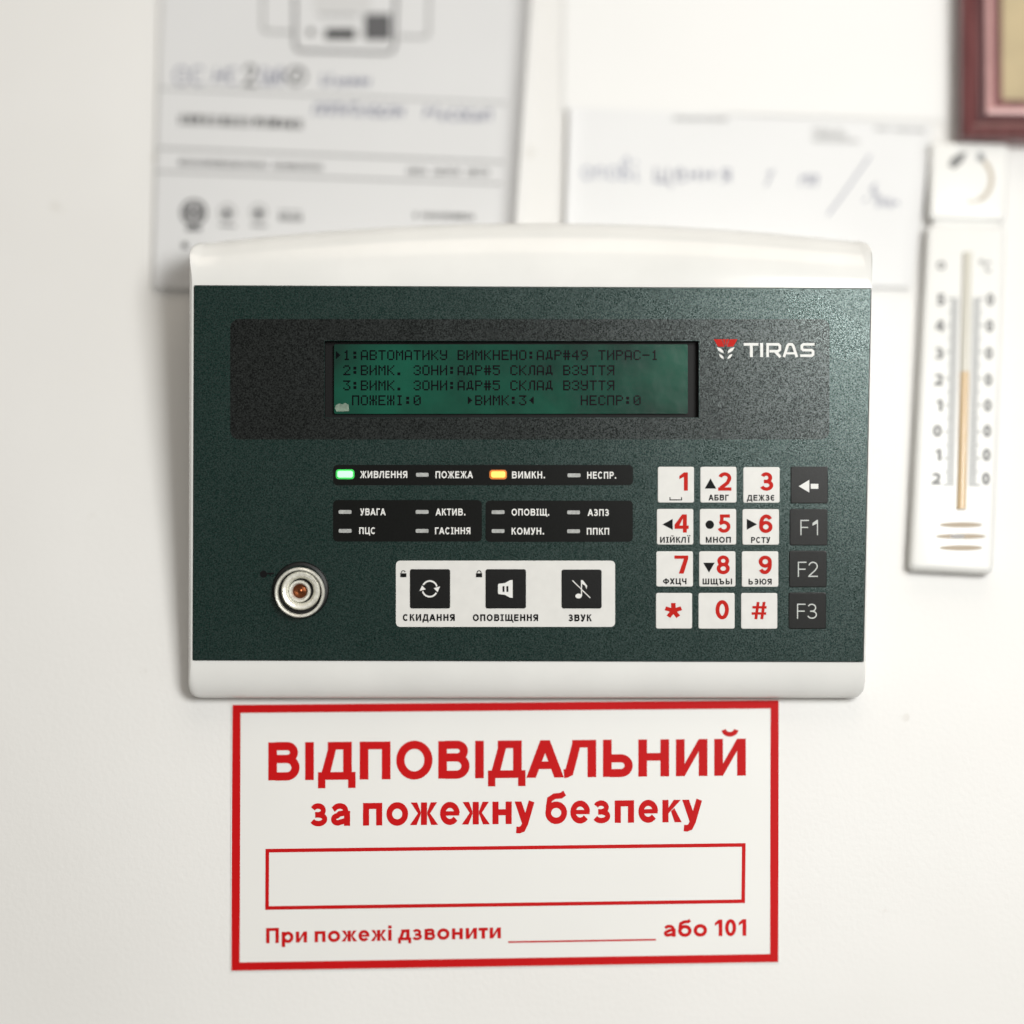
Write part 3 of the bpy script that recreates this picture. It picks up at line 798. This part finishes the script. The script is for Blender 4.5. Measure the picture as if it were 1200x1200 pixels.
sign, smp = sheet_thing('fire_safety_sign', ((271.2, 824.2), (913.8, 819), (913.2, 1128.6), (270, 1138.8)), .0001, .00018, 'sign_sheet',
                        'white sign with red border and red lettering below the alarm panel', 'sign')
HS = .00034
def border(mp, TL, TR, BR, BL, w, h, name, material, parent):
    o = [Vector(p) for p in (TL, TR, BR, BL)]
    c = []
    for i in range(4):
        a = (o[i - 1] - o[i]).normalized(); b = (o[(i + 1) % 4] - o[i]).normalized()
        c.append(o[i] + a * w + b * w)
    polys = [[tuple(o[i]), tuple(o[(i + 1) % 4]), tuple(c[(i + 1) % 4]), tuple(c[i])] for i in range(4)]
    return flat(mp, polys, h).build(name, material, parent)
border(smp, (272.4, 826), (912.6, 820.6), (912, 1127.4), (271.2, 1137.6), 9.6, HS, 'sign_border', 'sign_red', sign)
border(smp, (311.2, 994.8), (873.8, 988), (873, 1058.2), (310.8, 1066.2), 4.2, HS, 'name_box', 'sign_red', sign)
lettering('lettering', smp, 'ВІДПОВІДАЛЬНИЙ', 'sign_red', HS, sign, 314.4, 874, 914.6, 870, yb1=908.8, yt1=865.6, t=.232, gap=.0)
lettering('lettering', smp, 'за пожежну безпеку', 'sign_red', HS, sign, 362.9, 823.4, 968.2, 931.6, yb1=963.2, yt1=927, t=.222, gap=.0, space=.30)
lettering('lettering', smp, 'При пожежі дзвонити', 'sign_red', HS, sign, 311.8, 587, 1105.4, 1087.6, yb1=1099.6, yt1=1081.9, t=.222, gap=.0, space=.30)
lettering('lettering', smp, 'або 101', 'sign_red', HS, sign, 777.5, 874.6, 1098.0, 1078.4, yb1=1096.6, yt1=1077.2, t=.222, gap=.0, space=.30)
flat(smp, ribbon([(595.5, 1104), (768.7, 1101.2)], 2.0), HS).build('fill_in_line', 'sign_red', sign)

# ================================================================== PAPERS
def scribble(words, w):
    """handwriting too blurred to read: a row of pen strokes shaped like letters in each box (x0, y0, x1, y1, letters)"""
    out = []
    for (x0, y0, x1, y1, k) in words:
        lw = (x1 - x0) / k; h = y1 - y0
        for i in range(k):
            x = x0 + i * lw; a = lw * .74; c = random.randrange(6)
            q = lambda *L: out.extend(ribbon([(x + u * a + (1 - v) * h * .18 + random.uniform(-.4, .4), y0 + v * h) for u, v in L], w))
            if c == 0: out.extend(ribbon(arc(x + a / 2 + 2, (y0 + y1) / 2, a / 2, h / 2, 60, 420, 12), w))
            elif c == 1: q((0, 1), (.1, .1)); q((.1, .2), (.9, .05), (1, 1))
            elif c == 2: q((0, .1), (.05, .9), (.5, 1), (.9, .1), (1, 1))
            elif c == 3: q((.1, 0), (0, 1)); q((0, .55), (.9, .45)); q((1, 0), (.9, 1))
            elif c == 4: out.extend(ribbon(arc(x + a / 2 + 2, (y0 + y1) / 2, a / 2, h / 2, 320, 40, 12), w))
            else: q((0, .15), (.3, 1), (.5, .3), (.7, 1), (1, .1))
    return out
def tiny_print(x0, y0, x1, y1, slope, density=.8, gapw=.35):
    """small illegible type: a row of little upright marks"""
    out = []; x = x0; h = y1 - y0
    while x < x1:
        wv = h * random.uniform(.45, .75)
        dy = (x - x0) * slope
        if random.random() < density:
            out.append(rect(x, y0 + dy + h * .08, x + wv * .32, y1 + dy)); out.append(rect(x + wv * .62, y0 + dy, x + wv * .92, y1 + dy))
            if random.random() < .6: out.append(rect(x + wv * .34, y0 + dy + h * random.choice((.1, .42, .78)), x + wv * .6, y0 + dy + h * random.choice((.9, .6))))
        x += wv + h * .18
    return out
PB = .00012
sl = .041
# left notice: curls slightly off the wall towards its right edge
notice, nmp = sheet_thing('printed_notice', ((195, -190), (634, -172), (598.5, 348), (179.5, 337)), .0006, .00012, 'sheet',
                          'printed notice sheet with a device drawing, behind the top left of the panel', 'notice', 60, 8,
                          bend=lambda u, v: .0008 + .0050 * max(0, u - .955) ** 2 / .002)
def nh(x): # height of print above the sheet at grid x
    u = (x - 187) / 424
    return .0006 + .0008 + .00020
NM = lambda x, y, h=0: nmp(x, y, nh(x) + h)
Hn = 0
flat(NM, ribbon([(345.5, -60), (345.5, 53), (349, 58.5), (355, 59.5), (452, 62), (459, 60.5), (462.5, 54), (465, -60)], 3.6), Hn).build('device_drawing', 'ink_mid', notice)
flat(NM, [rect(368, -40, 435, 13)], Hn).build('device_drawing', 'ink_pale', notice)
flat(NM, tiny_print(373, 15, 419, 20, .01), Hn).build('print', 'ink_light', notice)
flat(NM, [rect(381, 33.5, 416.5, 46)], Hn).build('print', 'ink_dark', notice)
flat(NM, [circle(364, 37.5, 4, 14)], Hn).build('print', 'ink_dark', notice)
flat(NM, [rect(427, 16, 458, 47)], Hn).build('print_patch', 'ink_mid', notice)
flat(NM, ribbon([(308, -30), (308, 35), (313, 37), (343, 38)], 3.2), Hn).build('cable_drawing', 'ink_light', notice)
flat(NM, ribbon([(467, 43), (498, 43.5), (502, 40), (503, -30)], 3.2), Hn).build('cable_drawing', 'ink_light', notice)
flat(NM, scribble([(203, 79, 243, 99, 2), (250, 80, 280, 98, 2), (304, 80, 332, 99, 3), (376, 85, 391, 100, 1), (393, 91, 434, 101, 4)], 2.0), Hn).build('handwriting', 'pen', notice)
flat(NM, ribbon([(286, 83), (291, 77), (298, 79), (298, 86), (287, 99), (301, 100)], 3.4) + ribbon(arc(347, 89, 11, 10, 0, 360, 16), 3.0) + ribbon([(343, 98), (351, 80)], 3), Hn + .00003).build('handwriting', 'ink_mid', notice)
flat(NM, scribble([(367, 121, 421, 135, 5), (424, 125, 474, 137, 5), (497, 124, 514, 138, 1), (515, 129, 577, 141, 6)], 1.9), Hn).build('handwriting', 'pen', notice)
for a, b, wd in (((186, 103.5), (594, 121), 1.9), ((184, 173.5), (592, 190), 2.4), ((183, 201), (591, 215.5), 2.2)):
    n = 12
    flat(NM, ribbon([(a[0] + (b[0] - a[0]) * i / n, a[1] + (b[1] - a[1]) * i / n) for i in range(n + 1)], wd), Hn).build('ruled_line', 'ink_light', notice)
flat(NM, tiny_print(210, 133.5, 251, 146, sl, 1) + tiny_print(259, 135.5, 291, 148, sl, 1) + tiny_print(298, 137, 312, 149, sl, 1) + tiny_print(318, 138, 352, 150, sl, 1), Hn).build('print', 'ink_dark', notice)
flat(NM, tiny_print(210, 186.5, 379, 194, .035, .95), Hn).build('print', 'ink_mid', notice)
flat(NM, tiny_print(477, 196.5, 571, 204, .02, .95), Hn).build('print', 'ink_mid', notice)
flat(NM, [circle(227, 249, 16, 24)], Hn).build('round_emblem', 'ink_mid', notice)
flat(NM, ribbon(circle(227, 249, 11.5, 20), 2.2, True) + ribbon([(227, 240), (227, 257)], 3), Hn + .00004).build('round_emblem', 'ink_pale', notice)
flat(NM, ribbon([(218, 268), (236, 268)], 5), Hn).build('round_emblem', 'ink_mid', notice)
for cx in (266, 303):
    flat(NM, ribbon(circle(cx, 249, 9.5, 18), 1.8, True), Hn).build('round_emblem', 'ink_light', notice)
    flat(NM, [circle(cx, 250, 5.2, 12)] + ribbon([(cx - 9, 264), (cx + 10, 265)], 2.4), Hn + .00004).build('round_emblem', 'ink_mid', notice)
flat(NM, tiny_print(327, 251, 354, 259, .03, 1) + ribbon([(326, 247), (354, 248)], 1.4), Hn).build('print', 'ink_mid', notice)
flat(NM, tiny_print(485, 248.5, 555, 255.5, .03, .95), Hn).build('print', 'ink_dark', notice)
flat(NM, [rect(213, 284, 220, 291)], Hn).build('print', 'ink_mid', notice)

# blank sheet higher up on the right, and the slip with handwriting hanging from below it
blank, bmp = sheet_thing('blank_sheet', ((664, -210), (1122, -196), (1111, 141), (660, 129)), .0004, .00012, 'sheet_c',
                         'blank white sheet above the handwritten slip, left of the wooden frame', 'paper sheet', 6, 4, bend=lambda u, v: .0002 + .0002 * sin(5 * u))
slip, pmp = sheet_thing('handwritten_slip', ((667, 126), (1094, 146), (1068, 337), (661, 326)), .0009, .00012, 'sheet_b',
                        'white paper slip with pale blue handwriting behind the top right of the panel', 'paper slip', 50, 6,
                        bend=lambda u, v: .0006 + .0016 * max(0, .03 - u) ** 2 / .0009 + .0008 * max(0, u - .97) ** 2 / .0009)
def ph_(x):
    u = (x - 664) / 418
    return .0009 + .0006 + .00022
PM = lambda x, y, h=0: pmp(x, y, ph_(x) + h)
flat(PM, tiny_print(789, 136, 852, 141, .02, .9), 0).build('print', 'ink_light', slip)
for k in range(3): flat(PM, tiny_print(952, 150 + k * 6, 988 + k * 9, 154 + k * 6, .03, .9), 0).build('print', 'ink_light', slip)
flat(PM, tiny_print(1025, 148, 1082, 153, .05, .9), 0).build('print', 'ink_light', slip)
hw = []
def cur(pts): hw.extend(ribbon(pts, 1.7))
# о п о в і щ е н н я
cur(arc(688, 203, 6, 7, 90, 450, 14)); cur([(698, 197), (698, 210)]); cur([(698, 200), (703, 196), (707, 198), (707, 210)])
cur(arc(718, 203, 6, 7, 90, 450, 14)); cur([(728, 210), (729, 192), (735, 184), (737, 192), (730, 201), (738, 203), (736, 210), (728, 210)])
cur([(745, 198), (745, 211), (749, 211)]); cur(arc(745, 190, 1, 1, 0, 360, 6))
hw2 = hw; hw = []
cur([(768, 196), (767, 212), (774, 213), (775, 197), (775, 212), (783, 213), (783, 197), (783, 213), (787, 220)])
cur([(792, 206), (801, 203), (797, 197), (791, 205), (796, 213), (804, 210)])
cur([(808, 199), (808, 212)]); cur([(808, 206), (818, 204)]); cur([(818, 198), (818, 212)])
cur([(825, 199), (825, 212)]); cur([(825, 206), (835, 204)]); cur([(835, 198), (835, 212)])
cur([(855, 213), (855, 199), (848, 199), (846, 204), (854, 206), (846, 214)])
cur([(899, 204), (906, 200), (897, 218)])
cur([(937, 218), (940, 205), (940, 210), (948, 205), (946, 218)]); cur([(950, 218), (953, 206), (958, 206), (956, 218)])
cur([(1020, 182), (1004, 205), (988, 228), (970, 252)])
cur([(1012, 236), (1016, 232)]); cur([(1020, 222), (1027, 215), (1022, 226), (1028, 226), (1024, 236)]); cur([(1031, 229), (1028, 243), (1036, 232), (1035, 241), (1043, 233), (1042, 243), (1050, 236), (1053, 240)])
flat(PM, hw, 0).build('handwriting', 'pen', slip)
flat(PM, hw2, 0).build('handwriting', 'pen_pale', slip)

# ================================================================== THERMOMETER
tl = wall_pt(1120, 672, 0)
th = empty('wall_thermometer', tl, 'white plastic wall thermometer with amber liquid column at right edge', 'thermometer')
tmp = wall_map(tl)
TH = .0062
def quad_slab(mp, TL, TR, BR, BL, r, h0, h1, bev):
    """rounded four-cornered plate"""
    pts = []
    C = [Vector(p) for p in (TR, TL, BL, BR)]
    for i in range(4):
        c = C[i]; a = c + (C[i - 1] - c).normalized() * r; b = c + (C[(i + 1) % 4] - c).normalized() * r
        for k in range(6):
            u = k / 5; p = a * (1 - u) ** 2 + c * 2 * u * (1 - u) + b * u * u
            pts.append((p.x, p.y))
    n = len(pts); mb = MB()
    loops = [(pts, h1 - bev * S * .8), (inset(pts, bev * .35), h1 - bev * S * .25), (inset(pts, bev), h1)]
    front = [mp(x, y, h1 - bev * S * .8) for x, y in pts]
    for p in front:                                     # square back to the wall
        mb.v.append((p.x, -h0, p.z))
    for L, h in loops: mb.v += [tuple(mp(x, y, h)) for x, y in L]
    for k in range(3):
        for i in range(n):
            j = (i + 1) % n
            mb.f.append((k * n + i, k * n + j, (k + 1) * n + j, (k + 1) * n + i))
    mb.f.append(tuple(3 * n + i for i in range(n)))
    return mb
quad_slab(tmp, (1087, 263), (1178, 265), (1163, 672), (1066, 667), 8, .0012, TH, 6).build('body', 'thermo', th, smooth=50)
quad_slab(tmp, (1091, 166), (1182, 169), (1178, 259), (1088, 257), 7, .0012, TH, 5).build('head_plate', 'thermo', th, smooth=50)
quad_slab(tmp, (1094, 250), (1172, 252), (1171, 272), (1093, 270), 3, .0012, TH - .0018, 2).build('neck', 'thermo', th, smooth=50)
hT = TH + .00006
def tline(y):   # centre line of the leaning scale
    return 1132.5 - (y - 300) * .024
rowsT = ((351, '5', '0'), (382, '4', '0'), (414, '3', '0'), (445, '2', '0'), (475, '1', '0'), (505, '0', '0'), (533, '1', '0'), (561, '2', '0'))
for y, a, b in rowsT:
    c = tline(y)
    lettering('numeral', tmp, a, 'thermo_ink', hT, th, c - 34.5 if a != '1' else c - 31, c - 23.5, y + 7, y - 7, t=.26)
    lettering('numeral', tmp, b, 'thermo_ink', hT, th, c + 24.5, c + 34, y + 7, y - 7, t=.26)
flat(tmp, ribbon(circle(1103, 311, 4, 14), 2.6, True), hT).build('degree_mark', 'thermo_ink', th)
flat(tmp, ribbon(circle(1150, 307, 2.4, 10), 1.6, True), hT).build('degree_mark', 'thermo_ink', th)
lettering('numeral', tmp, 'С', 'thermo_ink', hT, th, 1154, 1163, 319, 306, t=.19)
tk = []
for k in range(71):
    y = 350 + k * 3.12; c = tline(y)
    L = 13 if k % 10 == 0 else (10.5 if k % 5 == 0 else 8.5)
    tk.append(rect(c - 8.5 - L, y - .85, c - 8, y + .85)); tk.append(rect(c + 9, y - .85, c + 9 + L, y + .85))
flat(tmp, tk, hT).build('scale_ticks', 'thermo_tick', th)
def tube(pts, r, h, name, m):
    mb = MB(); n = 12
    for x, y in pts:
        for i in range(n):
            a = 2 * pi * i / n
            mb.v.append(tuple(tmp(x + r * cos(a), y, h) + Vector((0, -r * S * sin(a), 0))))
    for k in range(len(pts) - 1):
        for i in range(n):
            j = (i + 1) % n; mb.f.append((k * n + i, (k + 1) * n + i, (k + 1) * n + j, k * n + j))
    mb.f.append(tuple(range(n))); mb.f.append(tuple((len(pts) - 1) * n + i for i in reversed(range(n))))
    return mb.build(name, m, th, smooth=50)
tube([(1134, 296), (1130.5, 436)], 5.6, TH + .0002, 'glass_tube', 'tube')
tube([(1130.5, 436.2), (1126.4, 597)], 5.6, TH + .0002, 'liquid_column', 'fluid')
for y, hw_ in ((615, 25), (628.5, 29), (642, 25)):
    c = 1126
    slab(tmp, circle(c, y, hw_, 26, 3.1), TH - .0002, TH + .0001).build('vent_slot', 'vent', th)
flat(tmp, [circle(1122, 628.5, 9, 16, 2.6)], TH + .00016).build('bulb', 'bulb', th)
flat(tmp, ribbon(arc(1137, 210, 25, 27, -52, 66, 20), 5) , hT).build('crescent_logo', 'bronze', th)
flat(tmp, ribbon(arc(1137, 210, 25, 27, 66, 100, 8), 2.5) , hT).build('crescent_logo', 'bronze', th)
flat(tmp, [[(1111, 194), (1116, 184), (1128, 178), (1133, 179), (1128, 190), (1118, 198)]], hT).build('leaf_logo', 'thermo_ink', th)
flat(tmp, [[(1144, 186), (1147, 178), (1153, 180), (1154, 188), (1149, 190)]], hT).build('leaf_logo', 'thermo_tick', th)

# ================================================================== PICTURE FRAME, top right
fl = wall_pt(1126, 160, 0)
fr = empty('picture_frame', fl, 'mahogany picture frame with pinkish inner slip in the top right corner', 'picture frame')
o0 = wall_pt(1125.5, 160.5, .010)
FW, FH, ROT = .150, .200, radians(2.0)
def FP(a, b, h):    # frame coordinates in metres from the bottom-left corner
    x = a * cos(ROT) + b * sin(ROT) * .9; z = -a * sin(ROT) * .15 + b * cos(ROT)
    return Vector((o0.x + x, -h, o0.z + z)) - fl
def rail(side, prof, name, m):
    """mitred rail: prof = list of (inset, height)"""
    C = [(0, 0), (FW, 0), (FW, FH), (0, FH)]
    dirs = [(1, 1), (-1, 1), (-1, -1), (1, -1)]
    i, j = side, (side + 1) % 4
    mb = MB()
    for d, h in prof:
        mb.v.append(tuple(FP(C[i][0] + dirs[i][0] * d, C[i][1] + dirs[i][1] * d, h)))
        mb.v.append(tuple(FP(C[j][0] + dirs[j][0] * d, C[j][1] + dirs[j][1] * d, h)))
    for k in range(len(prof) - 1):
        mb.f.append((2 * k, 2 * k + 1, 2 * k + 3, 2 * k + 2))
    return mb.build(name, m, fr, smooth=35)
mm = .001
for s in range(4):
    rail(s, [(0, .0005), (0, 8.5 * mm), (.5 * mm, 9.6 * mm), (1.5 * mm, 10.2 * mm), (2.6 * mm, 9.6 * mm), (3.0 * mm, 9.0 * mm), (3.6 * mm, 9.5 * mm), (4.6 * mm, 9.2 * mm), (5.6 * mm, 8.0 * mm), (6.0 * mm, 7.0 * mm)], 'rail', 'wood')
    rail(s, [(6.0 * mm, 7.0 * mm), (6.4 * mm, 5.8 * mm), (8.2 * mm, 5.6 * mm)], 'groove', 'frame_groove')
    rail(s, [(8.2 * mm, 5.6 * mm), (8.5 * mm, 7.2 * mm), (9.6 * mm, 7.4 * mm), (10.8 * mm, 6.6 * mm), (11.0 * mm, 5.4 * mm)], 'inner_slip', 'frame_slip')
    rail(s, [(11.0 * mm, 5.4 * mm), (13.8 * mm, 4.8 * mm), (14.0 * mm, 3.6 * mm)], 'inner_border', 'wood')
mb = MB(); d = 13.9 * mm
mb.poly([FP(d, d, 3.8 * mm), FP(FW - d, d, 3.8 * mm), FP(FW - d, FH - d, 3.8 * mm), FP(d, FH - d, 3.8 * mm)])
mb.build('picture', 'picture', fr)
